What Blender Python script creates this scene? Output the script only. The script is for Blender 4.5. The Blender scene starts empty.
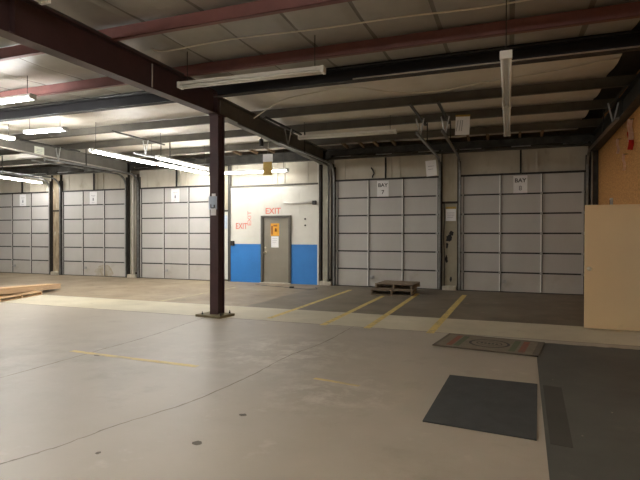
import bpy, bmesh, math, random
from mathutils import Vector, Matrix
R = math.radians
random.seed(7)
sc = bpy.context.scene
COL = sc.collection

# ------------------------------------------------------------------ materials
def lin(c):
    return tuple((v/255/12.92) if v/255 <= .04045 else ((v/255+.055)/1.055)**2.4 for v in c)

def mat(name, c1, c2=None, scale=6.0, rough=.6, metal=0.0, lo=.35, hi=.65, stretch=(1, 1, 1),
        spots=None, bump=0.0, bscale=40, detail=5):
    """noise-mottled paint / metal / concrete; spots = list of (colour, scale, lo, hi)"""
    m = bpy.data.materials.new(name); m.use_nodes = True
    nt = m.node_tree; b = nt.nodes['Principled BSDF']
    b.inputs['Roughness'].default_value = rough; b.inputs['Metallic'].default_value = metal
    tc = nt.nodes.new('ShaderNodeTexCoord'); mp = nt.nodes.new('ShaderNodeMapping')
    mp.inputs['Scale'].default_value = stretch
    nt.links.new(tc.outputs['Object'], mp.inputs['Vector'])
    def noise(s, d=detail):
        n = nt.nodes.new('ShaderNodeTexNoise'); n.inputs['Scale'].default_value = s
        n.inputs['Detail'].default_value = d; n.inputs['Roughness'].default_value = .62
        nt.links.new(mp.outputs['Vector'], n.inputs['Vector']); return n
    def mask(s, a, z):
        n = noise(s); mr = nt.nodes.new('ShaderNodeMapRange')
        mr.inputs['From Min'].default_value = a; mr.inputs['From Max'].default_value = z
        nt.links.new(n.outputs['Fac'], mr.inputs['Value']); return mr.outputs['Result']
    def mix(f, a, c):
        x = nt.nodes.new('ShaderNodeMix'); x.data_type = 'RGBA'
        nt.links.new(f, x.inputs['Factor'])
        if isinstance(a, tuple): x.inputs['A'].default_value = (*lin(a), 1)
        else: nt.links.new(a, x.inputs['A'])
        x.inputs['B'].default_value = (*lin(c), 1)
        return x.outputs['Result']
    if c2 is None and not spots:
        b.inputs['Base Color'].default_value = (*lin(c1), 1)
    else:
        o = mix(mask(scale, lo, hi), c1, c2 or c1)
        for (c, s, a, z) in spots or []:
            o = mix(mask(s, a, z), o, c)
        nt.links.new(o, b.inputs['Base Color'])
    if bump:
        bp = nt.nodes.new('ShaderNodeBump'); bp.inputs['Strength'].default_value = bump
        bp.inputs['Distance'].default_value = .01
        nt.links.new(noise(bscale).outputs['Fac'], bp.inputs['Height']); nt.links.new(bp.outputs['Normal'], b.inputs['Normal'])
    return m

def emit(name, c, s):
    m = bpy.data.materials.new(name); m.use_nodes = True
    b = m.node_tree.nodes['Principled BSDF']
    b.inputs['Base Color'].default_value = (.8, .8, .8, 1)
    b.inputs['Emission Color'].default_value = (*c, 1); b.inputs['Emission Strength'].default_value = s
    return m

M = {}
M['slab'] = mat('grey_slab', (172, 163, 148), (158, 149, 134), .55, .42, spots=[((140, 131, 116), 1.6, .58, .86), ((190, 182, 168), 2.6, .62, .86), ((112, 104, 92), 7, .74, .80)], bump=.06, bscale=30, lo=.3, hi=.7)
M['apron'] = mat('pale_strip', (204, 196, 172), (184, 176, 153), .8, .55, spots=[((160, 151, 128), 2.5, .60, .85)], bump=.08)
M['insul'] = mat('white_facing', (226, 220, 208), (214, 206, 192), 1.4, .42, spots=[((182, 168, 144), 2.2, .68, .9)])
M['roofgrey'] = mat('grey_facing', (172, 169, 161), (156, 152, 144), 1.2, .42, spots=[((132, 126, 114), 2.0, .64, .88)])
M['seam'] = mat('lining_seam_shade', (128, 124, 115), (112, 108, 100), 2, .6)  # strap tone plus fold shade, painted dark along the lining seams
M['deck'] = mat('dark_deck', (52, 50, 46), (38, 36, 33), 3)
M['maroon'] = mat('maroon_steel', (134, 90, 86), (120, 79, 75), 2, .5, spots=[((98, 66, 63), 5, .64, .85)])
M['darkmaroon'] = mat('dark_maroon_steel', (78, 54, 55), (66, 46, 47), 2, .5, spots=[((106, 88, 82), 9, .70, .78)])
M['greysteel'] = mat('grey_green_steel', (108, 104, 95), (92, 88, 80), 2, .55)
M['navy'] = mat('navy_steel', (30, 30, 36), (24, 24, 29), 2, .6)
M['door'] = mat('door_skin', (196, 194, 191), (188, 186, 182), 1.1, .5, stretch=(1, 1, .5), spots=[((164, 158, 147), 1.8, .70, .9)])
M['doorlow'] = mat('door_skin_dirty', (196, 194, 188), (186, 182, 175), 1.1, .5, spots=[((160, 152, 136), 1.3, .62, .9)])
M['joint'] = mat('joint_rail', (50, 49, 46), (38, 37, 35), 5, .6)
M['galv'] = mat('galvanised', (150, 151, 150), (122, 122, 120), 6, .4, .55)
M['galvbright'] = mat('galvanised_bright', (196, 197, 194), (168, 168, 166), 6, .38, .35)
M['trackdark'] = mat('track_steel', (74, 72, 66), (52, 50, 46), 4, .5, .4)
M['brown'] = mat('jamb_brown', (52, 45, 36), (36, 31, 26), 4, .7)
M['black'] = mat('black_rubber', (28, 28, 28), (20, 20, 20), 8, .7)
M['tan'] = mat('tan_header', (202, 196, 181), (184, 177, 161), .9, .65, stretch=(1.5, 1, .7), spots=[((148, 134, 110), 1.6, .62, .85)])
M['cream'] = mat('cream_panel', (188, 180, 160), (166, 157, 136), 2.2, .65, stretch=(2, 1, .5), spots=[((96, 80, 58), 2.8, .66, .78)])
M['torn'] = mat('torn_lining', (172, 158, 132), (120, 104, 80), 3, .7, stretch=(3, 1, .6), spots=[((226, 220, 206), 2.2, .60, .68), ((64, 54, 42), 3.0, .64, .74)])
M['dirty'] = mat('dirty_panel', (172, 164, 144), (154, 146, 127), 2.2, .7, spots=[((40, 34, 26), 2.0, .66, .70)])
M['backwall'] = mat('wall_core', (120, 110, 94), (92, 82, 68), 1.5, .8)
M['whitepanel'] = mat('white_panel', (222, 221, 212), (210, 208, 198), 1.2, .55)
M['postgrey'] = mat('post_grey', (158, 155, 140), (138, 134, 119), 3, .55)
M['blue'] = mat('blue_paint', (46, 128, 206), (42, 120, 196), 1.5, .5)
M['manframe'] = mat('door_frame_grey', (92, 88, 80), (82, 78, 70), 4)
M['mandoor'] = mat('grey_door', (140, 134, 120), (132, 126, 112), 2, .5)
M['beige'] = mat('beige_door', (234, 208, 164), (230, 203, 159), 1.0, .5, spots=[((220, 193, 150), 3, .66, .9)])
M['chrome'] = mat('brass_knob', (226, 218, 196), rough=.3, metal=.55)
M['paper'] = mat('paper', (250, 250, 250), (242, 242, 244), 3, .7)
M['bluepaper'] = mat('pale_blue_paper', (196, 208, 222), (178, 192, 210), 6, .6)
M['greenpaper'] = mat('greenish_paper', (226, 230, 214), (216, 222, 204), 6, .7)
M['card'] = mat('tan_card', (196, 168, 96), (180, 150, 82), 9, .8)
M['wood'] = mat('pallet_wood', (142, 126, 104), (116, 102, 84), 4, .8, stretch=(1, 6, 6))
M['palewood'] = mat('pale_wood', (206, 176, 138), (184, 150, 112), 4, .75, stretch=(1, 8, 1))
M['plyedge'] = mat('ply_edge', (204, 178, 146), (188, 158, 126), 3, .75, stretch=(1, 1, 20))
M['brace'] = mat('brace_wood', (150, 126, 100), (128, 106, 84), 4, .8)
M['ink'] = mat('ink', (92, 90, 96), rough=.7)
M['faintink'] = mat('faint_ink', (150, 150, 158), rough=.7)
M['red'] = mat('red_paint', (214, 112, 96), (224, 142, 126), 30, .6)
M['paleRed'] = mat('pale_red_paint', (224, 140, 128), (226, 164, 150), 30, .6)
M['redtape'] = mat('red_ribbon', (214, 40, 38), (190, 32, 32), 20, .6)
M['pinktape'] = mat('pale_ribbon', (244, 226, 210), (230, 190, 172), 20, .6)
M['orange'] = mat('orange_sign', (232, 168, 40), (222, 156, 34), 8, .6)
M['darkorange'] = mat('dark_orange', (150, 92, 30), rough=.6)
M['housing'] = mat('white_enamel', (240, 240, 236), (232, 231, 226), 4, .35)
M['offtube'] = mat('unlit_tube', (244, 244, 240), rough=.25)
M['ontube'] = emit('lit_tube', (1.0, .985, .955), 33)
M['dimtube'] = emit('old_tube', (1.0, .975, .93), 11)
M['warmfill'] = emit('warm_fill_tube', (1.0, .955, .87), 24)  # warmer glow for the added unseen fixtures
M['mat1'] = mat('charcoal_mat', (64, 66, 65), (56, 58, 57), 5, .85, spots=[((130, 126, 114), 16, .70, .73)], bump=.3, bscale=120)
M['mat2'] = mat('worn_rubber', (86, 86, 80), (74, 74, 69), 1.0, .75, spots=[((100, 98, 90), 2.2, .58, .85), ((170, 164, 148), 11, .70, .73)], bump=.15, bscale=90)
M['mat3'] = mat('dark_rubber', (66, 65, 59), (60, 59, 53), 2, .8)
M['rug'] = mat('rug_brown', (122, 113, 95), (110, 102, 86), 8, .95, bump=.3, bscale=200)
M['rugedge'] = mat('rug_edge', (98, 90, 76), (90, 83, 70), 8, .95)
M['rugred'] = mat('rug_red', (138, 80, 60), (112, 84, 68), 12, .95)
M['ruggreen'] = mat('rug_green', (92, 100, 72), (88, 90, 70), 12, .95)
M['rugdark'] = mat('rug_dark', (66, 62, 58), (56, 52, 48), 12, .95)
M['concreteblock'] = mat('pale_block', (206, 200, 184), (176, 168, 150), 9, .8)
M['plate'] = mat('mossy_plate', (112, 102, 74), (132, 122, 92), 7, .8)
M['crack'] = mat('crack_dark', (112, 104, 92), (146, 138, 124), 3, .8)
M['stain'] = mat('dark_spot', (96, 90, 81), (112, 105, 95), 12, .8)
M['wire'] = mat('pale_cable', (226, 220, 206), rough=.5)
M['wiredark'] = mat('dark_cable', (40, 38, 36), rough=.5)
M['pipe'] = mat('pale_conduit', (196, 190, 180), (176, 170, 160), 5, .4, .2)
M['pipegrey'] = mat('grey_conduit', (98, 96, 94), (82, 80, 78), 5, .45, .3)
M['wallfar'] = mat('far_wall', (176, 168, 152), (160, 152, 136), .6, .7)

def worn_paint(name, c, under, a=.48, z=.68, s=9):
    return mat(name, c, under, s, .6, lo=a, hi=z)
M['yellow'] = worn_paint('worn_yellow', (216, 192, 112), (158, 144, 106))
M['yellowfaint'] = worn_paint('very_worn_yellow', (214, 194, 132), (172, 162, 140), .48, .66, 6)
M['yellowdim'] = worn_paint('ghost_yellow', (180, 166, 128), (150, 138, 116), .36, .56, 6)

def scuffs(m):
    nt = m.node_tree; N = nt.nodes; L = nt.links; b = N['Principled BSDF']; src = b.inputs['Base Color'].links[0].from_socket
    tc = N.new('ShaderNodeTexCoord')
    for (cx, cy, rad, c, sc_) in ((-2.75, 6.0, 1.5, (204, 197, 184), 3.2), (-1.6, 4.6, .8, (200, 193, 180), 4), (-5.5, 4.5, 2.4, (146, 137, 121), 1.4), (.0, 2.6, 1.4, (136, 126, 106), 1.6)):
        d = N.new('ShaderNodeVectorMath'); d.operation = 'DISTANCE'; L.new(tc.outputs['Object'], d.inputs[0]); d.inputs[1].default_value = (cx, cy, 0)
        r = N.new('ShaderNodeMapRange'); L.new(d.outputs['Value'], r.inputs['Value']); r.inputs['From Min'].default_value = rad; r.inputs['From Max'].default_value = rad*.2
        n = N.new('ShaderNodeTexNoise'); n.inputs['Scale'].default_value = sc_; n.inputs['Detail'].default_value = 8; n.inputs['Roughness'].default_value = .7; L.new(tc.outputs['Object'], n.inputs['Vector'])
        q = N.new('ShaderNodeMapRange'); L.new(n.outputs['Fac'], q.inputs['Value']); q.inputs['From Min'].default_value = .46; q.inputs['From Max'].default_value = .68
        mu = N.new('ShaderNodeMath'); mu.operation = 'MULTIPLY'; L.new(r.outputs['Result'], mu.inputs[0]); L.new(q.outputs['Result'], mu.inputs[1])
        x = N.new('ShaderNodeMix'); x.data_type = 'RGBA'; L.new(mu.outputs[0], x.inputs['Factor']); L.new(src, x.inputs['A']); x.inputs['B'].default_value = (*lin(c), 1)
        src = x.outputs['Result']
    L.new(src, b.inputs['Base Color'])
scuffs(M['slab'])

def osb():
    m = mat('osb_board', (214, 158, 92), (184, 128, 68), 14, .75, stretch=(1, 1, 1.8), spots=[((236, 186, 122), 22, .56, .68), ((112, 70, 36), 24, .60, .72)])
    return m
M['osb'] = osb()

def dock_mat():
    """tan concrete on the left, dark worn slab to the right of x = -5.3, with a ragged edge"""
    m = bpy.data.materials.new('dock_slab'); m.use_nodes = True
    nt = m.node_tree; N = nt.nodes; L = nt.links; b = N['Principled BSDF']; b.inputs['Roughness'].default_value = .55
    tc = N.new('ShaderNodeTexCoord'); sx = N.new('ShaderNodeSeparateXYZ'); L.new(tc.outputs['Object'], sx.inputs[0])
    def noise(s):
        n = N.new('ShaderNodeTexNoise'); n.inputs['Scale'].default_value = s; n.inputs['Detail'].default_value = 6
        n.inputs['Roughness'].default_value = .65; L.new(tc.outputs['Object'], n.inputs['Vector']); return n.outputs['Fac']
    def rng(v, a, z):
        r = N.new('ShaderNodeMapRange'); r.inputs['From Min'].default_value = a; r.inputs['From Max'].default_value = z
        L.new(v, r.inputs['Value']); return r.outputs['Result']
    def mix(f, a, c):
        x = N.new('ShaderNodeMix'); x.data_type = 'RGBA'; L.new(f, x.inputs['Factor'])
        for k, v in (('A', a), ('B', c)):
            if isinstance(v, tuple): x.inputs[k].default_value = (*lin(v), 1)
            else: L.new(v, x.inputs[k])
        return x.outputs['Result']
    tan = mix(rng(noise(.9), .4, .62), (152, 137, 114), (128, 113, 91))
    tan = mix(rng(noise(2.4), .54, .76), tan, (104, 91, 74))
    dark = mix(rng(noise(.8), .38, .64), (124, 114, 97), (100, 91, 77))
    dark = mix(rng(noise(2.6), .58, .76), dark, (142, 131, 111))
    ad = N.new('ShaderNodeMath'); ad.operation = 'MULTIPLY_ADD'; L.new(noise(1.1), ad.inputs[0]); ad.inputs[1].default_value = .35
    L.new(sx.outputs['X'], ad.inputs[2])
    L.new(mix(rng(ad.outputs[0], -5.22, -5.08), tan, dark), b.inputs['Base Color'])
    return m
M['dock'] = dock_mat()

# ------------------------------------------------------------------ mesh builder
class MB:
    def __init__(s): s.b = bmesh.new(); s.mi = 0
    def _fin(s, vs):
        for f in {f for v in vs for f in v.link_faces}: f.material_index = s.mi
    def box(s, x0, x1, y0, y1, z0, z1, bev=0, mtx=None):
        r = bmesh.ops.create_cube(s.b, size=1)
        vs = r['verts']
        for v in vs: v.co = Vector(((x0+x1)/2+v.co.x*(x1-x0), (y0+y1)/2+v.co.y*(y1-y0), (z0+z1)/2+v.co.z*(z1-z0)))
        s._fin(vs)
        if bev:
            es = list({e for v in vs for e in v.link_edges})
            q = bmesh.ops.bevel(s.b, geom=es, offset=bev, segments=2, affect='EDGES', profile=.5)
            vs = list(set(q['verts']) | {v for v in vs if v.is_valid})
            for f in q['faces']: f.material_index = s.mi
        if mtx is not None: bmesh.ops.transform(s.b, matrix=mtx, verts=[v for v in vs if v.is_valid])
        return s
    def tube(s, pts, r, n=8, cap=True):
        pts = [Vector(p) for p in pts]; rings = []
        up = None
        for i, p in enumerate(pts):
            t = (pts[min(i+1, len(pts)-1)]-pts[max(i-1, 0)]).normalized()
            if up is None: up = Vector((0, 0, 1)) if abs(t.z) < .9 else Vector((1, 0, 0))
            a = t.cross(up)
            if a.length < 1e-4: a = t.cross(Vector((1, 0, 0)))
            a.normalize(); c = a.cross(t).normalized(); up = c
            rr = r[i] if isinstance(r, (list, tuple)) else r
            rings.append([s.b.verts.new(p+rr*(math.cos(2*math.pi*k/n)*a+math.sin(2*math.pi*k/n)*c)) for k in range(n)])
        for A, B in zip(rings, rings[1:]):
            for k in range(n):
                f = s.b.faces.new((A[k], A[(k+1) % n], B[(k+1) % n], B[k])); f.material_index = s.mi; f.smooth = True
        if cap:
            for q in (rings[0][::-1], rings[-1]):
                f = s.b.faces.new(q); f.material_index = s.mi
        return s
    def sweep(s, prof, pts, side=(1, 0, 0)):
        """sweep closed 2-D profile (u along `side`, v along the in-plane normal) along pts"""
        sd = Vector(side); pts = [Vector(p) for p in pts]; rings = []
        for i, p in enumerate(pts):
            t = (pts[min(i+1, len(pts)-1)]-pts[max(i-1, 0)]).normalized(); nn = sd.cross(t).normalized()
            rings.append([s.b.verts.new(p+sd*u+nn*v) for u, v in prof])
        n = len(prof)
        for A, B in zip(rings, rings[1:]):
            for k in range(n):
                f = s.b.faces.new((A[k], A[(k+1) % n], B[(k+1) % n], B[k])); f.material_index = s.mi
        for q in (rings[0][::-1], rings[-1]):
            f = s.b.faces.new(q); f.material_index = s.mi
        return s
    def prism(s, poly, z0, z1):
        A = [s.b.verts.new((x, y, z0)) for x, y in poly]; B = [s.b.verts.new((x, y, z1)) for x, y in poly]
        n = len(poly)
        fs = [s.b.faces.new(A[::-1]), s.b.faces.new(B)]
        for k in range(n): fs.append(s.b.faces.new((A[k], A[(k+1) % n], B[(k+1) % n], B[k])))
        for f in fs: f.material_index = s.mi
        return s
    def lathe(s, prof, c, axis='Z', n=16):
        rings = []
        for r, h in prof:
            ring = []
            for k in range(n):
                a = 2*math.pi*k/n; u, v = r*math.cos(a), r*math.sin(a)
                d = {'Z': (u, v, h), 'Y': (u, h, v), 'X': (h, u, v)}[axis]
                ring.append(s.b.verts.new(Vector(c)+Vector(d)))
            rings.append(ring)
        for A, B in zip(rings, rings[1:]):
            for k in range(n):
                f = s.b.faces.new((A[k], A[(k+1) % n], B[(k+1) % n], B[k])); f.smooth = True; f.material_index = s.mi
        for q in (rings[0][::-1], rings[-1]):
            f = s.b.faces.new(q); f.material_index = s.mi
        return s
    def mesh(s, name, mats):
        bmesh.ops.recalc_face_normals(s.b, faces=s.b.faces)
        me = bpy.data.meshes.new(name); s.b.to_mesh(me); s.b.free()
        for m in (mats if isinstance(mats, (list, tuple)) else [mats]): me.materials.append(M[m])
        return me

def put(name, me, parent=None, loc=(0, 0, 0), rot=None, label=None):
    o = bpy.data.objects.new(name, me); COL.objects.link(o); o.location = loc
    if rot: o.rotation_euler = rot
    if parent: o.parent = parent
    if label: o['label'] = label
    return o
def obj(name, mb, mats, parent=None, loc=(0, 0, 0), rot=None, label=None):
    return put(name, mb.mesh(name, mats), parent, loc, rot, label)
def tag(o, label, cat, group=None, kind='thing'):
    o['label'] = label; o['category'] = cat; o['kind'] = kind
    if group: o['group'] = group
    return o
def thing(name, loc, label, cat, group=None, rot=None):
    o = bpy.data.objects.new(name, None); COL.objects.link(o); o.location = loc; o.empty_display_size = .1
    if rot: o.rotation_euler = rot
    return tag(o, label, cat, group)
def struct(name, mb, mats, label=None, cat=None):
    o = obj(name, mb, mats); o['kind'] = 'structure'
    if label: o['label'] = label; o['category'] = cat
    return o
def copy_tree(o, parent=None):
    c = o.copy(); COL.objects.link(c)
    if parent: c.parent = parent
    for ch in list(o.children): copy_tree(ch, c)
    return c
def text(s, size, mt, parent, loc, rot=(R(90), 0, 0), bold=0.0, name='lettering', ext=.001, sx=1.0):
    cu = bpy.data.curves.new('t', 'FONT'); cu.body = s; cu.size = size; cu.align_x = 'CENTER'; cu.align_y = 'CENTER'
    cu.extrude = ext; cu.offset = bold
    t = bpy.data.objects.new('t', cu); COL.objects.link(t)
    dg = bpy.context.evaluated_depsgraph_get(); dg.update()
    me = bpy.data.meshes.new_from_object(t.evaluated_get(dg)); bpy.data.objects.remove(t)
    me.materials.clear(); me.materials.append(M[mt])
    o = put(name, me, parent, loc, rot); o.scale = (sx, 1, 1)
    return o

# ------------------------------------------------------------------ layout numbers (metres; camera at x=0, y=0)
D = 14.5; H = 3.2; W = 3.098; P = 3.706; X6 = -1.267
def dl(n): return X6-(6-n)*P          # left edge of dock bay n
XF = (-5.275, -12.69)                 # frame lines
XL, XR, YB = -24.0, 2.13, -7.0

# ------------------------------------------------------------------ setting
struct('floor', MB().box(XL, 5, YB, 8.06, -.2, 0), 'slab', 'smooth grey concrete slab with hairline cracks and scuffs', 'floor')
struct('floor', MB().box(XL, 5, 8.06, 9.5, -.2, 0), 'apron', 'pale concrete strip running across in front of the dock bays', 'floor')
struct('floor', MB().box(XL, 5, 9.5, D+.3, -.2, 0), 'dock', 'stained dock floor along the overhead doors, tan then dark', 'floor')
struct('wall_back', MB().box(XL, XR+.3, D+.14, D+.34, 0, 4.6), 'backwall', 'back wall with the row of overhead dock doors', 'wall')
w = MB()
w.box(XR, XR+.16, 9.26, D+.14, 0, 4.5).box(XR, XR+.16, YB, 8.30, 0, 4.5).box(XR, XR+.16, 8.30, 9.26, 2.1, 4.5)
struct('wall_right', w, 'osb', 'right wall sheathed in bare brown strand board', 'wall')
struct('wall_left', MB().box(XL-.2, XL, YB, D+.14, 0, 4.6), 'wallfar')
struct('wall_front', MB().box(XL-.2, XR+.2, YB-.2, YB, 0, 5.0), 'wallfar')

# header panels: tan lining over every bay, with standing ribs
def header(x0, x1):
    m = MB(); m.box(x0, x1, D+.06, D+.139, 3.12, 4.2)
    x = x0+.35
    while x < x1-.1:
        m.box(x-.012, x+.012, D+.045, D+.06, 3.12, 3.85); x += 1.24
    c = (x0+x1)/2
    m.box(c+.12, c+.17, D+.02, D+.06, 3.2, 3.85); m.box(c+.38, c+.43, D+.02, D+.06, 3.2, 3.85)
    return m
for n in (1, 2, 3, 4, 5, 6):
    struct('wall_back_header', header(dl(n)-.07, dl(n)+W+.07), 'tan', None)

# ceilings: sagging lining between the purlins, dark deck above
PY = [1.0, 2.4, 3.9, 5.57, 7.25, 8.3]          # purlin rows, main hall
PL = [8.3, 10.2, 11.7, 13.4, 14.6]             # purlin rows, dock lean-to
def roofz(y): return 4.47 if y <= 8.3 else 4.44-.022*(y-8.3)
def lining(x0, x1, rows, sag, roll, amp, cr=.03, seam=False):
    m = MB(); ys = []
    for a, b in zip(rows, rows[1:]):
        for k in range(6): ys.append((a+(b-a)*k/6, k/6))
    ys.append((rows[-1], 0))
    nx = int((x1-x0)/roll*14); grid = []
    for i in range(nx+1):
        x = x0+(x1-x0)*i/nx; fx = (x/roll) % 1.0
        crease = math.exp(-((min(fx, 1-fx))/.05)**2)
        row = []
        for y, f in ys:
            wob = .5+.5*math.sin(x*1.7+y*2.3)*math.sin(x*.63-y*.9)
            z = roofz(y)+.012-sag*math.sin(math.pi*f)*(.75+amp*wob)+cr*crease*math.sin(math.pi*f)
            row.append(m.b.verts.new((x, y, z)))
        grid.append(row)
    for A, B in zip(grid, grid[1:]):
        for k in range(len(A)-1):
            f = m.b.faces.new((A[k], A[k+1], B[k+1], B[k])); f.smooth = True
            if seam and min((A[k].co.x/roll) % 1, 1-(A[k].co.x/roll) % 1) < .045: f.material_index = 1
    return m
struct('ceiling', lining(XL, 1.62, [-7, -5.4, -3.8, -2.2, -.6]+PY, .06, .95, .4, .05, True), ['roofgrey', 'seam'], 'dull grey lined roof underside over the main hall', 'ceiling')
struct('ceiling', lining(XL, 1.62, PL, .09, 1.5, .6), 'insul', 'sagging pale insulation lining over the dock bays', 'ceiling')
m = MB(); m.box(XL-.2, XR+.3, YB-.2, 8.3, 4.52, 4.62); m.box(XL-.2, XR+.3, 8.3, D+.34, 4.46, 4.56)
struct('ceiling_deck', m, 'deck')

# ------------------------------------------------------------------ steel frame
def zsec(y, z0, h, x0, x1, f=.075):
    m = MB(); m.box(x0, x1, y-.004, y+.004, z0, z0+h); m.box(x0, x1, y-f, y, z0, z0+.008); m.box(x0, x1, y, y+f, z0+h-.008, z0+h)
    m.box(x0, x1, y-f, y-f+.006, z0, z0+.022); return m
rows = [(5.57, 4.252, .20, 'maroon', 'maroon roof purlin nearest the camera, crossing above the unlit tube fixture', -20.1),
        (7.25, 4.252, .20, 'maroon', 'maroon roof purlin just behind the large unlit tube fixture', -20.1),
        (10.2, 4.175, .20, 'greysteel', 'grey roof purlin first behind the navy eave beam', -20.1),
        (11.7, 4.145, .20, 'greysteel', 'grey roof purlin with the bright white sheet hung on it', -20.1),
        (13.4, 4.122, .19, 'greysteel', 'grey roof purlin closest to the dock doors', -20.1)]
for y, z, h, mt, lb, x0 in rows:
    o = obj('roof_purlin', zsec(0, 0, h, 0, XR-x0), mt, None, (x0, y, z)); tag(o, lb, 'roof beam', 'roof purlins')
t = thing('eave_beam', (-20.1, 8.32, 4.20), 'dark navy steel beam across the hall above the maroon column', 'roof beam')
LW = XR+20.1
obj('beam_web', MB().box(0, LW, -.03, .03, 0, .21).box(0, LW, -.09, .09, 0, .014).box(0, LW, -.09, .09, .196, .21), 'navy', t)
obj('conduit', MB().tube([(0, -.12, -.035), (LW, -.12, -.035)], .016), 'pipegrey', t, label='grey conduit under the beam')
obj('conduit', MB().tube([(17.6, -.15, -.005), (LW, -.15, -.005)], .013), 'pipe', t, label='pale conduit along the right half')
t = thing('wall_eave_beam', (-20.1, D-.12, 3.86), 'dark steel channel along the top of the dock wall above the doors', 'roof beam')
obj('channel', MB().box(0, LW, .05, .17, 0, .30).box(0, LW, -.03, .05, .28, .30).box(0, LW, -.03, .05, 0, .015), 'trackdark', t)

def rafter(X, segs, mt, label, stiff=(), tf=.016, wf=.20):
    """segs: list of (y, zbot, ztop)"""
    t = thing('steel_rafter', (X, segs[0][0], 0), label, 'steel beam', 'main rafters')
    y00 = segs[0][0]
    def strip(hw, za, zb):
        m = MB()
        for (ya, a0, a1), (yb, b0, b1) in zip(segs, segs[1:]):
            lo = [za(a0, a1), za(b0, b1)]; hi = [zb(a0, a1), zb(b0, b1)]
            v = [m.b.verts.new((s*hw, y-y00, z)) for s in (-1, 1) for y, z in ((ya, lo[0]), (yb, lo[1]), (yb, hi[1]), (ya, hi[0]))]
            for q in ((0, 1, 2, 3), (7, 6, 5, 4), (0, 4, 5, 1), (1, 5, 6, 2), (2, 6, 7, 3), (3, 7, 4, 0)): m.b.faces.new([v[i] for i in q])
        return m
    obj('web', strip(.006, lambda b, c: b+tf, lambda b, c: c-tf), mt, t)
    obj('bottom_flange', strip(wf/2, lambda b, c: b, lambda b, c: b+tf), mt, t)
    obj('top_flange', strip(wf/2, lambda b, c: c-tf, lambda b, c: c), mt, t)
    for y in stiff:
        for (ya, a0, a1), (yb, b0, b1) in zip(segs, segs[1:]):
            if ya <= y <= yb:
                f = (y-ya)/(yb-ya); z0 = a0+(b0-a0)*f; z1 = a1+(b1-a1)*f
                obj('stiffener_plate', MB().box(-wf/2+.01, wf/2-.01, y-y00-.006, y-y00+.006, z0+tf, z1-tf), mt, t)
    return t
rafter(XF[0], [(-1.0, 3.72, 4.25), (4.0, 3.77, 4.25), (8.17, 3.836, 4.25), (8.18, 3.836, 4.185), (8.42, 3.84, 4.185)], 'darkmaroon', 'deep dark maroon rafter coming from upper left onto the maroon column', (4.05, 8.2))
rafter(XF[0], [(8.44, 3.84, 4.19), (14.2, 3.70, 4.11), (14.33, 3.70, 4.10)], 'greysteel', 'dark grey rafter sloping down behind the maroon column to the dock wall', (14.2,))
rafter(XF[1], [(8.44, 3.90, 4.19), (14.2, 3.70, 4.11), (14.33, 3.70, 4.10)], 'greysteel', 'grey rafter at the left carrying a small greenish notice', (14.2,))
rafter(2.03, [(8.44, 3.84, 4.19), (14.2, 3.70, 4.11), (14.33, 3.70, 4.10)], 'trackdark', 'dark rafter along the top of the brown strand board wall', (11.0,), wf=.17)

# maroon column
t = thing('steel_column', (XF[0]+.06, 8.24, 0), 'dark maroon steel column standing alone on a mossy base plate', 'column')
m = MB(); m.box(-.09, .09, -.115, -.10, .04, 3.80); m.box(-.09, .09, .10, .115, .04, 3.80); m.box(-.005, .005, -.10, .10, .04, 3.80)
obj('shaft', m, 'darkmaroon', t)
obj('side_web', MB().box(.045, .053, -.10, .10, .04, 3.80), 'darkmaroon', t)
obj('base_plate', MB().prism([(-.32, -.25), (.25, -.31), (.31, .12), (-.27, .20)], 0, .04), 'plate', t, label='mossy tan base plate')
obj('cap_plate', MB().box(-.10, .10, -.14, .14, 3.80, 3.828), 'darkmaroon', t)
for x in (-.2, .2):
    for y in (-.2, .12): obj('anchor_bolt', MB().lathe([(.016, 0), (.016, .03), (.008, .03), (.008, .055)], (x, y, .04), n=8), 'joint', t)
for X, y in ((XF[0], D-.02), (XF[1], D-.02)):
    pass

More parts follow.
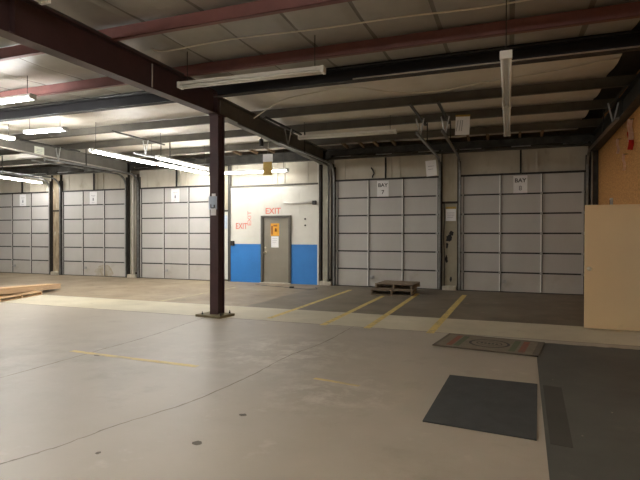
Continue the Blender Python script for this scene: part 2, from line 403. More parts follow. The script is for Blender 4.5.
# ------------------------------------------------------------------ overhead dock doors
def make_door(n, label):
    root = thing('overhead_door', (dl(n), D, 0), label, 'door', 'overhead dock doors')
    if n != 6:
        return root
    h = H/6; g = .021
    for k in range(6):
        m = MB(); m.box(.0, W, 0, .045, k*h+g, (k+1)*h-g)
        for j in range(1, 6): m.box(.0, W, -.0025, 0, k*h+j*h/6-.004, k*h+j*h/6+.004)   # pressed ribs
        obj('door_section', m, 'doorlow' if k == 0 else 'door', root, label='bottom section, scuffed' if k == 0 else None)
    for k in range(1, 6): obj('joint_rail', MB().box(0, W, .012, .04, k*h-g, k*h+g), 'joint', root)
    hinge = MB().box(-.03, .03, -.032, -.018, -.035, .035, .004).tube([(-.03, -.034, 0), (.03, -.034, 0)], .010).mesh('hinge', 'galvbright')
    for i, x in enumerate((.05, W/3, 2*W/3, W-.05)):
        hw = .03 if i in (0, 3) else .022
        sm_ = MB().box(-hw, hw-.012, -.018, 0, .03, H-.01); sm_.mi = 1; sm_.box(hw-.012, hw+.006, -.026, 0, .03, H-.01)
        st = obj('stile', sm_, ['door' if i in (0, 3) else 'housing', 'trackdark'], root, (x, 0, 0))  # pale inner faces and dark lips paint light and shade on the stiles
        for k in range(1, 6): put('hinge', hinge, st, (0, 0, k*h))
    obj('bottom_seal', MB().box(0, W, -.005, .05, 0, .018), 'black', root)
    obj('top_rail', MB().box(0, W, -.03, .05, H-.02, H+.03), 'joint', root)
    # tracks: vertical, radius, then horizontal under the purlins
    r = .42; zc = 3.70
    path = [(0, -.07, .02), (0, -.07, 1.6), (0, -.07, zc-r)]
    for k in range(1, 9):
        a = math.pi/2*k/8; path.append((0, -.07-r+r*math.cos(a), zc-r+r*math.sin(a)))
    path += [(0, -2.0, zc+.005), (0, -3.9, zc+.01)]
    prof = [(-.026, -.016), (.026, -.016), (.026, -.010), (-.018, -.010), (-.018, .022), (.026, .022), (.026, .028), (-.026, .028)]
    for s, x in ((1, -.035), (-1, W+.035)):
        pr = prof if s == 1 else [(-u, v) for u, v in prof]
        tr = obj('track', MB().sweep(pr, path), 'galv', root, (x, 0, 0))
        obj('wall_angle', MB().box(-.03, .03, -.035, .045, .0, 3.62).box(-.03+.052*(s == -1), -.022+.052*(s == -1), -.10, -.035, .0, 3.62), 'trackdark', tr)
        obj('support_angle', MB().box(-.025, .025, -4.7, -2.65, 4.105, 4.112).box(.018, .025, -4.7, -2.65, 4.112, 4.14), 'trackdark', tr)
        obj('track_hanger', MB().box(-.012, .012, -2.42, -2.39, zc, 4.36), 'trackdark', tr)
        for q in (-1, 1):
            mt = Matrix.Translation((q*.045, -3.45, zc+.21)) @ Matrix.Rotation(R(12*q), 4, 'Y')
            obj('track_hanger', MB().box(-.014, .014, -.004, .004, -.20, .20, mtx=mt), 'galvbright', tr)
    sh = obj('torsion_shaft', MB().tube([(-.12, -.205, 3.91), (W+.12, -.205, 3.91)], .016, 10), 'galv', root)
    for x in (W*.30, W*.70): obj('spring', MB().tube([(x-.38, -.205, 3.91), (x+.38, -.205, 3.91)], .035, 10), 'trackdark', sh)
    for x in (-.06, W+.06): obj('cable_drum', MB().lathe([(.05, -.03), (.04, -.02), (.04, .02), (.05, .03)], (x, -.205, 3.91), 'X', 14), 'trackdark', sh)
    obj('centre_bracket', MB().box(W/2-.022, W/2+.022, .0, .04, 3.23, 3.845), 'black', root, label='black centre bracket above the door')
    obj('lift_handle', MB().box(-.06, .06, -.03, 0, -.05, .05, .008).tube([(-.045, -.03, 0), (-.045, -.06, 0), (.045, -.06, 0), (.045, -.03, 0)], .008), 'galvbright', root, (W/3+.12, 0, .30))
    return root
labels = {1: 'closed grey overhead door at the far left, cut by the photo edge',
          2: 'closed grey overhead door with a brown smudge on its bottom section',
          3: 'closed grey overhead door just left of the lone maroon column',
          5: 'closed grey overhead door behind the two stacked pallets',
          6: 'closed grey overhead door beside the open beige door'}
d6 = make_door(6, labels[6])
for n in (1, 2, 3, 5):
    c = copy_tree(d6); c.location.x = dl(n); c['label'] = labels[n]
# bay signs
def bay_sign(n, x, lines):
    t = thing('bay_sign', (x, D-.004, 2.92), lines[2], 'sign', 'paper signs on the dock doors')
    obj('sheet', MB().box(-.175, .175, -.004, 0, -.235, .235), 'paper', t)
    if n in (5, 6):
        text(lines[0], .15, 'ink', t, (0, -.006, .10), bold=.004, sx=1.05)
        text(lines[1], .17, 'ink' if n == 5 else 'faintink', t, (0, -.006, -.11), bold=.003)
    else:
        m = MB()
        m.box(-.10, .10, -.006, -.004, .09, .10).box(-.06, .06, -.006, -.004, .04, .05).box(-.03, .03, -.006, -.004, -.10, .0).box(-.07, .07, -.006, -.004, -.17, -.16)
        obj('faded_print', m, 'faintink', t)
bay_sign(6, .275, ('BAY', '8', 'white paper sign on the door beside the open beige door'))
bay_sign(5, -3.50, ('BAY', '7', 'white paper sign on the door behind the stacked pallets'))
bay_sign(3, -10.865, ('', '', 'faded paper sign on the door left of the maroon column'))
bay_sign(2, -14.545, ('', '', 'faded paper sign on the door with the brown smudge'))
bay_sign(1, -18.175, ('', '', 'faded paper sign on the farthest left overhead door'))

# ------------------------------------------------------------------ posts between the bays
def post(xc, kind, label, hw=.235):
    t = thing('wall_post', (xc, D, 0), label, 'post', 'posts between the dock bays')
    a = hw
    if kind == 'steel':
        obj('steel_flange', MB().box(-.10, .10, -.05, -.036, .10, 3.72).box(-.006, .006, -.036, .13, .10, 3.72), 'postgrey', t)
        obj('cover_panel', MB().box(-a+.06, a-.06, .10, .13, .10, 3.70), 'brown', t)
        obj('jamb_channel', MB().box(-a, -a+.06, -.02, .13, 0, 3.72), 'brown', t)
        obj('jamb_channel', MB().box(a-.06, a, -.02, .13, 0, 3.72), 'brown', t)
        obj('conduit', MB().tube([(.14, -.03, .2), (.14, -.03, 3.7)], .022), 'pipe', t)
    else:
        lo = {'dirty': 'dirty', 'white': 'whitepanel', 'torn': 'torn'}[kind]
        hi = {'dirty': 'cream', 'white': 'cream', 'torn': 'torn'}[kind]
        zs = 2.44 if kind != 'white' else 2.32
        obj('lower_panel', MB().box(-a+.03, a-.03, .02, .13, .06, zs), lo, t)
        obj('upper_panel', MB().box(-a+.03, a-.03, .02, .13, zs+.06, 3.85), hi, t)
        obj('cross_bar', MB().box(-a+.03, a-.03, -.012, .13, zs, zs+.06), 'brown', t)
        obj('jamb_channel', MB().box(-a, -a+.03, -.03, .13, 0, 3.85), 'brown' if kind != 'white' else 'joint', t)
        obj('jamb_channel', MB().box(a-.03, a, -.03, .13, 0, 3.85), 'brown' if kind != 'white' else 'joint', t)
        if kind == 'dirty':
            pts = [(-a+.09, -.01, .1), (-a+.10, -.015, .9), (-a+.065, -.015, 1.5), (-a+.10, -.015, 2.0), (-a+.08, -.01, 2.45)]
            obj('cable', MB().tube(pts, .012), 'wiredark', t)
            sp = MB()
            for cx, cz, rx, rz in ((-.02, 1.46, .10, .13), (.05, 1.60, .07, .09), (-.07, 1.25, .04, .09), (-.09, .86, .045, .12), (.03, .30, .04, .08)):
                vs = [sp.b.verts.new((cx+rx*math.cos(q)*random.uniform(.6, 1.15), .017, cz+rz*math.sin(q)*random.uniform(.6, 1.15))) for q in [2*math.pi*k/14 for k in range(14)]]
                sp.b.faces.new(vs)
            obj('torn_hole', sp, 'black', t)
    if kind != 'white':
        obj('base_block', MB().box(-.19, .19, -.12, .10, 0, .12, .012), 'concreteblock', t)
post(-1.571, 'dirty', 'dirty cream post with dark torn holes and a small white notice')
post(-5.277, 'steel', 'grey steel post between the exit wall and a dock door')
post(-8.945, 'white', 'pale panel post behind the maroon column', .225)
post(-12.69, 'steel', 'grey steel post under the end of the left rafter')
post(-16.395, 'torn', 'post with torn tan lining between the two far left doors')
# corner post at the strand board wall
t = thing('corner_post', (1.98, D, 0), 'dark corner post with a pale conduit where dock wall meets strand board', 'post')
obj('channel', MB().box(-.03, .14, -.03, .13, 0, 3.85), 'trackdark', t)
obj('conduit', MB().tube([(-.01, -.06, 0), (-.01, -.06, 3.70)], .022), 'pipe', t)

# notices on posts
t = thing('notice', (-1.54, D-.0, 2.15), 'small white notice taped to the dirty cream post', 'sign')
obj('sheet', MB().box(-.14, .14, -.004, .018, -.20, .20), 'paper', t)
obj('printed_lines', MB().box(-.10, .10, -.006, -.004, .02, .03).box(-.10, .10, -.006, -.004, -.04, -.03).box(-.10, .06, -.006, -.004, -.10, -.09), 'faintink', t)
obj('header_band', MB().box(-.14, .14, -.006, -.004, .14, .20), 'card', t)
t = thing('notice', (-8.87, D, 2.0), 'pale blue notice on the white panel behind the maroon column', 'sign')
obj('sheet', MB().box(-.07, .07, -.004, .018, -.24, .20), 'bluepaper', t)

# ------------------------------------------------------------------ exit bay (white over blue) with the grey door
xa, xb, ma, mb_ = -8.66, -5.57, -7.52, -6.46
m = MB(); m.box(xa, ma, -.0+D, D+.058, 1.25, 3.12); m.box(mb_, xb, D, D+.058, 1.25, 3.12); m.box(ma, mb_, D, D+.058, 2.17, 3.12)
for x in (xa+.62, xa+1.24, xa+1.86, xa+2.48): m.box(x-.006, x+.006, D-.004, D, 2.2, 3.12)
m.box(xa, xb, D-.004, D, 2.62, 2.635)
struct('wall_back_infill', m, 'whitepanel', 'white upper panelling of the exit bay', 'wall')
struct('wall_back_wainscot', MB().box(xa, ma, D-.004, D+.058, 0, 1.25).box(mb_, xb, D-.004, D+.058, 0, 1.25), 'blue', 'bright blue painted lower wall either side of the exit door', 'wall')
struct('trim_1', MB().box(xa-.03, xb+.03, D-.03, D+.058, 3.12, 3.17), 'manframe')
struct('trim_2', MB().box(xb-.0, xb+.05, D-.02, D+.058, 0, 3.9), 'whitepanel')
struct('trim_3', MB().box(xa-.05, xa, D-.03, D+.058, 0, 3.9), 'manframe')
struct('trim_4', MB().box(xa, ma, D-.012, D-.004, 0, .05).box(mb_, xb, D-.012, D-.004, 0, .05), 'blue')
struct('wall_back_backing', MB().box(ma, mb_, D+.06, D+.138, 0, 3.12), 'whitepanel')
t = thing('personnel_door', (ma, D, 0), 'closed grey personnel door between the blue wall panels', 'door')
obj('frame', MB().box(0, .075, -.05, .058, 0, 2.17).box(mb_-ma-.075, mb_-ma, -.05, .058, 0, 2.17).box(.075, mb_-ma-.075, -.05, .058, 2.10, 2.17), 'manframe', t)
obj('leaf', MB().box(.08, mb_-ma-.08, -.005, .04, .03, 2.095), 'mandoor', t)
obj('threshold', MB().box(.0, mb_-ma, -.12, .058, 0, .022), 'concreteblock', t, label='pale worn threshold')
hd = obj('door_knob', MB().lathe([(.035, 0), (.035, -.012), (.014, -.02), (.014, -.045), (.032, -.055), (.03, -.085), (.012, -.092)], (.15, -.005, .98), 'Y'), 'chrome', t)
obj('deadbolt', MB().lathe([(.028, 0), (.028, -.018), (.01, -.022)], (.15, -.005, 1.14), 'Y'), 'chrome', t)
for z in (.25, 1.05, 1.85): obj('hinge', MB().tube([(mb_-ma-.08, -.012, z-.05), (mb_-ma-.08, -.012, z+.05)], .012), 'galv', t)
t = thing('caution_sign', (-7.03, D-.006, 1.72), 'orange sign stuck on the grey exit door above a white sheet', 'sign')
obj('sheet', MB().box(-.15, .15, -.004, 0, -.20, .20), 'orange', t)
obj('dark_mark', MB().box(-.13, -.07, -.006, -.004, -.16, .12).box(-.05, .08, -.006, -.004, .10, .15).tube([(.03, -.005, -.06), (.03, -.005, .04)], .03, 6), 'darkorange', t)
t = thing('notice', (-7.03, D-.006, 1.33), 'white sheet taped to the grey exit door under the orange sign', 'sign')
obj('sheet', MB().box(-.13, .13, -.004, 0, -.185, .175), 'paper', t)
obj('printed_lines', MB().box(-.09, .09, -.006, -.004, .10, .108).box(-.09, .09, -.006, -.004, .04, .048).box(-.09, .05, -.006, -.004, -.02, -.012), 'faintink', t)
t = thing('exit_lettering', (-7.10, D-.004, 2.31), 'red EXIT lettering on the white wall above the grey door', 'sign')
text('EXIT', .27, 'red', t, (0, -.002, 0), bold=.004)
t = thing('exit_lettering', (-8.25, D-.004, 1.83), 'red EXIT lettering with upright red letters at the left of the white wall', 'sign')
text('EXIT', .27, 'red', t, (0, -.002, 0), bold=.004, sx=.8)
text('EXIT', .19, 'paleRed', t, (.30, -.002, .26), rot=(R(90), R(-90), 0), bold=.002, name='upright_lettering', sx=1.25)
t = thing('wall_conduit', (-6.72, D-.035, 2.555), 'white horizontal pipe on the wall right of the grey door', 'pipe')
obj('pipe', MB().tube([(0, 0, .03), (.25, 0, .0), (1.02, 0, 0)], .032, 10), 'housing', t)
obj('end_box', MB().box(1.0, 1.12, -.04, .03, -.06, .06, .006), 'joint', t)
for z, lb in ((2.05, 'upper small round grey plug on the white wall right of the door'), (1.85, 'lower small round grey plug on the white wall right of the door')):
    o = obj('wall_plug', MB().lathe([(.028, 0), (.028, -.02), (.014, -.03)], (0, 0, 0), 'Y', 10), 'joint', None, (-5.98, D, z)); tag(o, lb, 'plug', 'grey wall plugs')
o = obj('switch_box', MB().box(-.06, .06, -.07, 0, -.08, .08, .008), 'brown', None, (-8.57, D-.004, 1.27)); tag(o, 'small dark box at the left edge of the blue wall', 'box')

# ------------------------------------------------------------------ open beige door at the right
t = thing('beige_door', (1.16, 9.22, 0), 'open beige slab door standing out from the strand board wall', 'door')
obj('leaf', MB().box(0, .93, -.022, .022, .025, 2.04, .003), 'beige', t)
kn = [(.034, 0), (.034, .008), (.013, .014), (.013, .045), (.026, .052), (.030, .068), (.022, .082), (.006, .086)]
obj('door_knob', MB().lathe([(r, -h-.022) for r, h in kn], (.065, 0, 1.00), 'Y', 18), 'chrome', t)
obj('door_knob', MB().lathe([(r, h+.022) for r, h in kn], (.065, 0, 1.00), 'Y', 18), 'chrome', t)
obj('latch_plate', MB().box(-.002, 0, -.012, .012, .95, 1.05), 'chrome', t)
for z in (.25, 1.05, 1.82): obj('hinge', MB().tube([(.938, .0, z-.05), (.938, .0, z+.05)], .014), 'galv', t)

# tags and outlet on the strand board wall
def ribbon(x0, mt, name, loc, w, h, label, wav=.02, extra=None):
    t = thing(name, loc, label, 'tag', 'ribbons on the strand board wall')
    def strip(z0, z1, ph, off=0):
        m = MB(); n = 10; A = []
        for i in range(n+1):
            f = i/n; z = z0+(z1-z0)*f; y = off+wav*math.sin(ph+f*5); xx = -.055-.010*math.sin(f*7+ph)
            A.append([m.b.verts.new((xx+dy*.8-dx*.5, y+dy*.5+dx, z)) for dy in (-w/2, w/2) for dx in (0, .003)])
        for p, q in zip(A, A[1:]):
            for a, b in ((0, 1), (1, 3), (3, 2), (2, 0)): m.b.faces.new((p[a], p[b], q[b], q[a]))
        return m
    obj('ribbon', strip(0, -h, 0), mt, t)
    if extra: obj('tail', strip(-h*.55, -h*1.35, 1.0, -.02), extra, t)
    obj('nail', MB().lathe([(.006, 0), (.006, -.07)], (0, 0, 0), 'X', 8), 'joint', t)
ribbon(0, 'pinktape', 'marker_ribbon', (XR, 10.62, 3.68), .12, .42, 'red and white ribbon hanging highest on the strand board wall', .03, 'redtape')
ribbon(0, 'pinktape', 'marker_ribbon', (XR, 11.75, 3.52), .07, .30, 'cream ribbon hanging left of the red one on the strand board', .02)
ribbon(0, 'pinktape', 'marker_ribbon', (XR, 11.15, 3.12), .07, .32, 'pale ribbon hanging lowest on the strand board wall', .02)
t = thing('outlet_box', (XR, 12.6, 2.28), 'small metal outlet box on the strand board above the beige door', 'outlet')
obj('box', MB().box(-.05, 0, -.06, .06, -.09, .09, .006), 'galvbright', t)
obj('socket_face', MB().box(-.053, -.05, -.035, .035, -.05, .05), 'black', t)

# ------------------------------------------------------------------ fluorescent strip fixtures
def fixture(L, lit):
    """along local X, centred; top of housing at z=.09"""
    t = bpy.data.objects.new('tube_fixture', None); COL.objects.link(t)
    obj('housing', MB().box(-L/2, L/2, -.055, .055, .045, .095, .006).box(-L/2, L/2, -.012, .012, .02, .045), 'housing', t)
    for s in (-1, 1):
        obj('tube', MB().tube([(-L/2+.045, s*.045, .02), (L/2-.045, s*.045, .02)], .019, 10), {0: 'offtube', 1: 'ontube', 2: 'dimtube', 3: 'warmfill'}[int(lit)], t)
        obj('end_cap', MB().box(s*L/2-.045*(s > 0), s*L/2+.045*(s < 0), -.07, .07, -.002, .095, .006), 'housing', t)
    for s in (-1, 1):
        obj('hanger', MB().tube([(s*(L/2-.15), 0, .095), (s*(L/2-.15), 0, .095+.2)], .006, 6), 'joint', t)
    return t
proto = {}
def light(L, lit, loc, rz, label, hz):
    key = (L, lit)
    if key not in proto: t = proto[key] = fixture(L, lit)
    else: t = copy_tree(proto[key])
    t.location = loc; t.rotation_euler = (0, 0, rz)
    tag(t, label, 'ceiling light', 'lit tube fixtures' if lit else 'unlit tube fixtures')
    top = hz-loc[2]
    for ch in t.children:
        if ch.name.startswith('hanger'):
            ch.scale.z = (top-.095)/.2; ch.location.z = .095-.095*ch.scale.z
    return t
Y90 = R(90)
light(2.44, False, (-3.71, 6.72, 3.87), R(2), 'large unlit tube fixture hanging in front of the maroon column top', 4.44)
light(2.44, False, (-3.68, 11.48, 3.91), R(2), 'unlit tube fixture above the door with the stacked pallets', 4.36)
light(2.44, False, (-.045, 7.50, 3.62), Y90, 'nearer half of the unlit fixture pair running toward the doors at right', 4.44)
light(2.44, False, (-.05, 10.0, 3.62), Y90, 'farther half of the unlit fixture pair running toward the doors at right', 4.36)
light(2.44, True, (-9.66, 10.75, 3.58), R(91.5), 'lit tube fixture running toward the doors, nearer half of the long pair', 4.36)
light(2.44, True, (-9.55, 13.2, 3.58), R(88), 'lit tube fixture ending left of the maroon column, farther half of long pair', 4.33)
light(2.44, 2, (-8.84, 12.2, 3.58), R(91), 'lit tube fixture just right of and behind the long pair', 4.34)
light(2.44, 2, (-7.60, 14.05, 3.51), R(1), 'lit tube fixture against the wall over the exit bay', 4.30)
light(2.44, True, (-16.72, 13.08, 3.52), R(100), 'lit tube fixture over the two far left overhead doors', 4.33)
light(1.22, True, (-10.36, 8.84, 3.98), R(3), 'short lit tube fixture hanging under the grey purlins at upper left', 4.43)
light(2.44, True, (-9.25, 6.62, 3.98), 0, 'lit tube fixture at the upper left edge behind a maroon purlin', 4.44)
light(2.44, True, (-12.0, 8.1, 3.98), Y90, 'lit tube fixture end at the left edge above the greenish notice', 4.44)
light(2.44, False, (-4.83, 2.93, 4.10), Y90, 'unlit fixture end poking in at the top left beside the dark rafter', 4.44)
# unseen fixtures added overhead, left and behind to brighten hall and foreground
light(2.44, 3, (-2.6, 1.9, 4.05), 0, 'lit tube fixture added overhead for fill light, just above the view', 4.44)
light(2.44, 3, (.6, .4, 4.05), 0, 'lit tube fixture added overhead for fill light, right behind the camera', 4.44)
light(2.44, True, (-7.4, 1.6, 4.05), 0, 'lit tube fixture added overhead for fill light, out of view to the left', 4.44)
light(2.44, True, (-13.0, 3.6, 4.05), 0, 'lit tube fixture added overhead for fill light, out of view far to the left', 4.44)
light(2.44, 3, (-4.0, -3.6, 4.05), 0, 'lit tube fixture added for fill light near the rear wall of the hall', 4.44)
light(2.44, True, (-18.5, 9.0, 4.0), Y90, 'lit tube fixture added for fill light beyond the left edge of view', 4.42)

# ------------------------------------------------------------------ hanging sheets
t = thing('hanging_sheet', (-.98, 11.62, 4.24), 'bright white sheet in a wooden bar hung from the roof at right', 'sign')
obj('sheet', MB().box(-.155, .155, -.006, 0, -.45, -.04), 'paper', t, rot=(0, R(2), 0))
obj('wood_bar', MB().box(-.16, .16, -.012, .006, -.04, 0), 'card', t, rot=(0, R(2), 0))
m = MB()
for x0, x1 in ((-.10, -.13), (-.04, -.07), (.0, -.02)): m.tube([(x0, -.008, -.12), (x1, -.008, -.36)], .006, 5)
obj('scribble', m, 'faintink', t, rot=(0, R(2), 0))
obj('hook', MB().tube([(0, -.0, 0), (0, .03, .02), (0, .07, -.06+.0)], .005, 5), 'joint', t)
t = thing('hanging_sheet', (-1.98, 13.6, 3.55), 'white sheet hanging at the upper right corner of the pallet door', 'sign')
obj('sheet', MB().box(-.14, .14, -.004, .002, -.42, 0), 'paper', t, rot=(0, R(-5), 0))
obj('string', MB().tube([(0, 0, 0), (.13, 0, .15)], .004, 5), 'wire', t)
obj('printed_lines', MB().box(-.08, .08, -.006, -.004, -.16, -.15).box(-.08, .05, -.006, -.004, -.24, -.23), 'faintink', t, rot=(0, R(-5), 0))
t = thing('hanging_sheet', (-5.86, 11.66, 3.64), 'white and tan sheet hanging in front of the lit fixture over the exit bay', 'sign')
obj('white_top', MB().box(-.14, .14, -.004, .002, -.20, 0), 'paper', t, label='white top')
obj('tan_card', MB().box(-.13, .12, -.006, .002, -.55, -.20), 'card', t, label='tan lower card')
obj('string', MB().tube([(0, 0, 0), (0, .04, .50)], .004, 5), 'wire', t)
t = thing('notice', (XF[1]+.0065, 10.64, 3.95), 'greenish white notice stuck on the left grey rafter', 'sign')
obj('sheet', MB().box(0, .004, -.16, .16, -.115, .125), 'greenpaper', t)
obj('printed_lines', MB().box(.004, .006, -.10, .10, .04, .05).box(.004, .006, -.10, .10, 0, .01).box(.004, .006, -.08, .08, -.05, -.04), 'faintink', t)
t = thing('notice', (XF[0]+.04, 8.12, 2.12), 'pale blue notice wrapped on the front of the maroon column', 'sign')
obj('sheet', MB().box(-.09, .09, -.006, .003, -.10, .15), 'bluepaper', t)
obj('lower_sheet', MB().box(-.045, .07, -.008, .003, -.21, -.08), 'paper', t)
obj('upper_tape', MB().box(-.02, .06, -.008, .003, .15, .20), 'paper', t)
obj('dark_print', MB().box(-.05, -.03, -.009, -.006, -.07, .0).box(-.03, .03, -.009, -.006, -.08, -.06).box(.02, .05, -.009, -.006, -.07, -.01), 'ink', t)

# ------------------------------------------------------------------ pallets
def pallet(L, Wd, name, loc, rz, label, mt='wood', h=.135, g=None):
    """deck boards along X, stringers along Y"""
    t = thing(name, loc, label, 'pallet', g, (0, 0, rz))
    for x in (-L/2+.03, 0, L/2-.03): obj('stringer', MB().box(x-.022, x+.022, -Wd/2, Wd/2, .018, h-.02), mt, t)
    nb = 8
    for k in range(nb):
        y = -Wd/2+.05+(Wd-.1)*k/(nb-1); obj('deck_board', MB().box(-L/2, L/2, y-.055, y+.055, h-.02, h, .002), mt, t)
    for k in range(3):
        y = -Wd/2+.05+(Wd-.1)*k/2; obj('bottom_board', MB().box(-L/2, L/2, y-.05, y+.05, 0, .018), mt, t)
    return t
pallet(1.08, 1.15, 'wooden_pallet', (-2.86, 13.20, 0), R(4), 'lower grey wooden pallet resting on the dark dock floor', g='stacked pallets')
pallet(1.0, 1.0, 'wooden_pallet', (-2.80, 13.36, .135), R(-2), 'upper grey wooden pallet stacked on another pallet', g='stacked pallets')
pallet(1.5, 1.2, 'wooden_pallet', (-11.62, 8.62, 0), R(105), 'pale wooden pallet under the long tan plank at the left edge', 'palewood', .085)
t = thing('wooden_slab', (-11.40, 8.50, .128), 'thick tan wooden plank lying on the pale pallet at the left edge', 'board', None, (R(-2.5), 0, R(15)))
obj('slab_body', MB().box(-.22, .22, -2.1, 2.0, 0, .12, .004), 'plyedge', t)
obj('top_sheet', MB().box(-.225, .225, -2.1, 2.01, .12, .135), 'palewood', t)

# ------------------------------------------------------------------ mats
def poly_slab(name, poly, z0, z1, mt, label, cat, g=None):
    cx = sum(p[0] for p in poly)/len(poly); cy = sum(p[1] for p in poly)/len(poly)
    o = obj(name, MB().prism([(x-cx, y-cy) for x, y in poly], 0, z1-z0), mt, None, (cx, cy, z0))
    return tag(o, label, cat, g)
edge = [(.40+(2.1-.40)*k/24, 7.80+random.uniform(-.02, .02)) for k in range(25)]
poly_slab('rubber_mat', [(.20, 2.0), (.245, 3.44), (.335, 6.88), (.36, 7.80)]+edge+[(2.1, 2.0)], 0, .006, 'mat2', 'large worn dark rubber floor covering at the lower right', 'mat')
poly_slab('floor_mat', [(-.66, 4.14), (.2, 4.06), (.28, 5.59), (-.6, 5.61)], 0, .012, 'mat1', 'charcoal rectangular mat on the bare concrete', 'mat')
poly_slab('rubber_strip', [(.29, 4.02), (.44, 4.00), (.50, 5.55), (.33, 5.58)], .006, .009, 'mat3', 'darker narrow rubber strip beside the charcoal mat', 'mat')

t = thing('welcome_mat', (-.255, 7.42, .0062), 'brown patterned doormat with oval emblem at the edge of the rubber floor', 'mat', None, (0, 0, R(-8)))
obj('pile', MB().box(-.66, .66, -.44, .44, 0, .010), 'rug', t)
obj('border', MB().box(-.68, .68, -.47, -.43, 0, .0115).box(-.68, .68, .43, .47, 0, .0115).box(-.68, -.64, -.47, .47, 0, .0115).box(.60, .68, -.47, .47, 0, .0115), 'rugedge', t)
for q in (-.52, .42): obj('red_band', MB().box(q, q+.08, -.36, .36, .010, .0112), 'rugred', t, label='faded red band')
for q in (-.42, .30): obj('green_band', MB().box(q, q+.08, -.36, .36, .010, .0112), 'ruggreen', t, label='faded green band')
def ring(rx, ry, w, m):
    n = 40; V = [[m.b.verts.new(((rx+d)*math.cos(2*math.pi*k/n), (ry+d)*math.sin(2*math.pi*k/n), .0116)) for k in range(n)] for d in (0, w)]
    for k in range(n): m.b.faces.new((V[0][k], V[0][(k+1) % n], V[1][(k+1) % n], V[1][k]))
m = MB(); ring(.24, .23, .035, m); ring(.16, .13, .014, m)
obj('emblem_ring', m, 'rugdark', t, label='dark oval ring')
m = MB()
for x in (-.10, -.05, 0, .05, .10): m.box(x-.016, x+.016, -.03, .03, .0105, .0118)
obj('emblem_mark', m, 'rugdark', t)

# ------------------------------------------------------------------ painted lines, cracks, spots
def ribbon_flat(pts, w, z=.0012, jag=0.0):
    m = MB(); A = []
    for i, p in enumerate(pts):
        p = Vector((*p, 0)); a = Vector((*pts[max(i-1, 0)], 0)); b = Vector((*pts[min(i+1, len(pts)-1)], 0))
        tt = (b-a).normalized(); nn = Vector((-tt.y, tt.x, 0))
        ww = w*(1+random.uniform(-jag, jag))
        A.append([m.b.verts.new(p+nn*s*ww/2+Vector((0, 0, zz))) for s, zz in ((-1, 0), (-1, z), (1, z), (1, 0))])
    for p, q in zip(A, A[1:]):
        for k in range(3): m.b.faces.new((p[k], p[k+1], q[k+1], q[k]))
    m.b.faces.new(A[0]); m.b.faces.new(A[-1][::-1])
    return m
def marking(pts, w, mt, label):
    o = obj('painted_line', ribbon_flat(pts, w), mt); tag(o, label, 'floor line', 'yellow floor lines'); return o
marking([(-4.15, 8.30), (-4.18, 13.5)], .11, 'yellow', 'yellow floor line leading to the left edge of the pallet door')
marking([(-2.98, 8.0), (-2.99, 12.45)], .11, 'yellow', 'yellow floor line running up to the stacked pallets from the left')
marking([(-2.2, 8.0), (-2.25, 13.3)], .11, 'yellow', 'yellow floor line passing just right of the stacked pallets')
marking([(-1.16, 7.95), (-1.07, 13.4)], .12, 'yellow', 'yellow floor line ending at the dirty cream post')
marking([(-5.42, 5.02), (-4.73, 4.985), (-3.9, 4.965), (-3.4, 4.95)], .085, 'yellowfaint', 'worn pale yellow dash on the grey slab at left')
marking([(-1.95, 4.99), (-1.42, 4.90)], .06, 'yellowfaint', 'short worn yellow dash on the grey slab near the centre')
marking([(-7.55, 9.55), (-7.55, 13.0)], .16, 'yellowdim', 'ghost of a yellow line on the tan floor left of the column')

def smooth(pts, n=6):
    out = []
    for i in range(len(pts)-1):
        p0, p1, p2, p3 = pts[max(i-1, 0)], pts[i], pts[i+1], pts[min(i+2, len(pts)-1)]
        for k in range(n):
            t_ = k/n
            out.append(tuple(.5*((2*b)+(-a+c)*t_+(2*a-5*b+4*c-d)*t_**2+(-a+3*b-3*c+d)*t_**3) for a, b, c, d in zip(p0, p1, p2, p3)))
    out.append(pts[-1]); return out
def jitter(pts, s): return [(x+random.uniform(-s, s), y+random.uniform(-s, s)) for x, y in pts]
struct('floor_crack', ribbon_flat(jitter(smooth([(-3.3, 1.9), (-3.18, 2.36), (-3.05, 2.72), (-2.95, 3.21), (-2.74, 3.87), (-2.64, 4.82), (-2.62, 5.85), (-2.49, 6.6), (-2.45, 8.0)], 10), .008), .013, .0008, .5), 'crack')
struct('floor_crack', ribbon_flat(jitter(smooth([(-5.1, 3.4), (-5.1, 4.41), (-5.1, 5.19), (-5.11, 6.19), (-5.23, 7.25), (-5.3, 8.0)], 10), .008), .012, .0008, .5), 'crack')
struct('floor_joint', MB().box(XL, 5, 8.05, 8.075, 0, .0008).box(XL, 5, 9.49, 9.515, 0, .0008), 'crack')
def blob(x, y, r, mt='stain', e=1.0):
    return MB().prism([(x+r*e*math.cos(a)*random.uniform(.75, 1.1), y+r*math.sin(a)*random.uniform(.75, 1.1)) for a in [2*math.pi*k/16 for k in range(16)]], 0, .0009)
for x, y, r, e in ((-2.15, 3.12, .04, 1), (-2.70, 2.73, .022, 1), (-2.12, 3.75, .03, 1.2), (-4.9, 4.95, .03, 2)):
    struct('floor_stain', blob(x, y, r, e=e), 'stain')

# thin cable and plug lying by the exit door
t = thing('floor_cable', (-5.9, 13.3, 0), 'thin dark cable lying on the floor in front of the exit door', 'cable')
pts = smooth([(-1.55, .65, .006), (-1.1, .35, .006), (-.5, .2, .006), (0, .0, .006), (.45, -.12, .006), (.75, .05, .006), (.55, .45, .006)], 8)
obj('cord', MB().tube(pts, .009, 6), 'wiredark', t)
obj('plug', MB().box(-.07, .05, -.04, .04, 0, .05, .008), 'black', t)

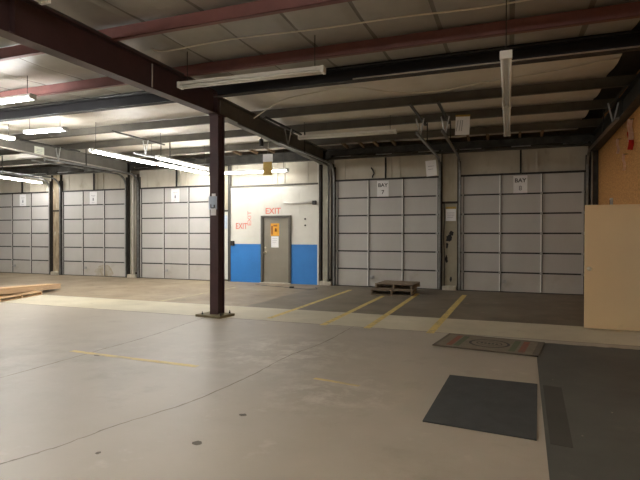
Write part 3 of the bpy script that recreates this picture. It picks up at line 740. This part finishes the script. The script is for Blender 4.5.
# ------------------------------------------------------------------ wires, conduits, braces overhead
def wire(name, pts, r, mt, label, cat='cable'):
    c = Vector(pts[0]); o = obj(name, MB().tube([Vector(p)-c for p in smooth(pts, 6)], r, 6), mt, None, c); return tag(o, label, cat)
wire('ceiling_cable', [(-5.2, 6.34, 4.42), (-4.9, 6.34, 4.35), (-3.78, 6.31, 4.36), (-2.42, 6.37, 4.34), (-1.34, 6.44, 4.36), (-.35, 6.5, 4.35), (.6, 6.5, 4.37), (1.6, 6.5, 4.40)], .011, 'wire', 'thin pale cable strung between the two maroon purlins')
wire('ceiling_cable', [(-5.0, 9.3, 3.98), (-4.2, 9.0, 4.2), (-3.38, 8.95, 4.28), (-2.77, 8.9, 4.29), (-2.01, 9.3, 4.22), (-1.29, 9.5, 4.22), (-.52, 9.4, 4.26), (.6, 9.2, 4.28), (1.6, 9.0, 4.32)], .012, 'wire', 'drooping pale cable just behind the navy eave beam')
wire('rafter_conduit', [(XF[0]+.06, 1.5, 4.275), (XF[0]+.06, 5, 4.275), (XF[0]+.06, 8.1, 4.275)], .02, 'pipegrey', 'grey conduit clipped along the top of the deep maroon rafter', 'pipe')
wire('rafter_conduit', [(XF[1]+.13, 8.6, 3.875), (XF[1]+.13, 11, 3.81), (XF[1]+.13, 14.0, 3.715), (XF[1]+.13, 14.3, 3.4), (XF[1]+.13, 14.3, 2.0), (XF[1]+.13, 14.3, .125)], .022, 'pipe', 'pale conduit along the underside of the left grey rafter', 'pipe')
wire('rafter_conduit', [(XF[0]+.13, 8.9, 3.80), (XF[0]+.13, 11.5, 3.735), (XF[0]+.13, 13.95, 3.67), (XF[0]+.13, 14.3, 3.45), (XF[0]+.13, 14.3, 2.0), (XF[0]+.13, 14.3, .125)], .020, 'pipegrey', 'grey conduit along the rafter behind the maroon column', 'pipe')
wire('conduit_drop', [(XF[0]+.03, 6.42, 4.22), (XF[0]+.03, 6.42, 4.0), (XF[0]+.03, 6.42, 3.83)], .012, 'pipe', 'short pale conduit drop on the face of the maroon rafter', 'pipe')
o = obj('hanging_sensor', MB().tube([(0, 0, 0), (0, 0, .10)], .012, 6).lathe([(.05, -.20), (.055, -.18), (.055, -.02), (.03, 0)], (0, 0, 0), n=12), 'wiredark', None, (-6.05, 11.66, 4.05)); tag(o, 'small dark canister hanging from a grey purlin left of the sloping rafter', 'fitting')
BR = [('left end of the row above the pallet door', -4.55), ('second from left above the pallet door', -4.05), ('third from left above the pallet door', -3.62), ('fourth from left above the pallet door', -3.10),
      ('first from left above the right-hand door', -1.05), ('second from left above the right-hand door', -.55), ('third from left above the right-hand door', .25), ('fourth from left above the right-hand door', .78),
      ('left end above the exit bay', -8.2), ('second from left above the exit bay', -7.6), ('third from left above the exit bay', -7.0), ('right end above the exit bay', -6.3)]
for s, x in BR:
    o = obj('wood_brace', MB().box(-.03, .03, -.40, .42, -.02, .06), 'brace', None, (x, 13.95, 4.20), (R(-6), 0, 0))
    tag(o, 'short wooden roof brace, '+s, 'brace', 'wooden roof braces')
o = obj('door_hook', MB().tube(smooth([(0, 0, .30), (.06, -.01, .20), (.09, -.01, .12), (.05, -.01, .06), (.04, -.01, 0)], 5), .02, 8), 'black', None, (-3.86, D+.02, 3.26)); tag(o, 'black hook on the tan header above the pallet door', 'hook')

# brown smudge scuffed on door two
pp = []
for k in range(28):
    a = 2*math.pi*k/28; pp.append((.42*math.cos(a)*random.uniform(.85, 1.1), max(.02, .16+.30*math.sin(a)*random.uniform(.85, 1.1))))
M['smudge'] = mat('brown_smudge', (160, 148, 126), (186, 180, 168), 5, .7)
dd = [o for o in COL.objects if o.name.startswith('overhead_door') and abs(o.location.x-dl(2)) < .01][0]
sec = [c for c in dd.children if c.name.startswith('door_section')][0]
m = MB(); A = [m.b.verts.new((2.05+x, -.0030, z)) for x, z in pp]; m.b.faces.new(A)
obj('dirt_smudge', m, 'smudge', dd, label='brown dirt smudge')

# ------------------------------------------------------------------ world, camera, view
wd = bpy.data.worlds.new('world'); sc.world = wd; wd.use_nodes = True
wd.node_tree.nodes['Background'].inputs['Color'].default_value = (.05, .05, .055, 1)
cam = bpy.data.cameras.new('camera'); co = bpy.data.objects.new('camera', cam); COL.objects.link(co)
cam.sensor_width = 36; cam.lens = 36*500.0/640; cam.clip_start = .05
co.matrix_world = Matrix.Translation((0, 0, 1.534)) @ Matrix.Rotation(R(20.72), 4, 'Z') @ Matrix.Rotation(R(90-.519), 4, 'X') @ Matrix.Rotation(R(.10), 4, 'Z')
sc.camera = co
vs = sc.view_settings
vs.view_transform = 'Standard'; vs.look = 'None'; vs.gamma = 1; vs.exposure = 1.5; vs.use_curve_mapping = False
sc.cycles.use_denoising = True
sc.cycles.max_bounces = 8; sc.cycles.diffuse_bounces = 5
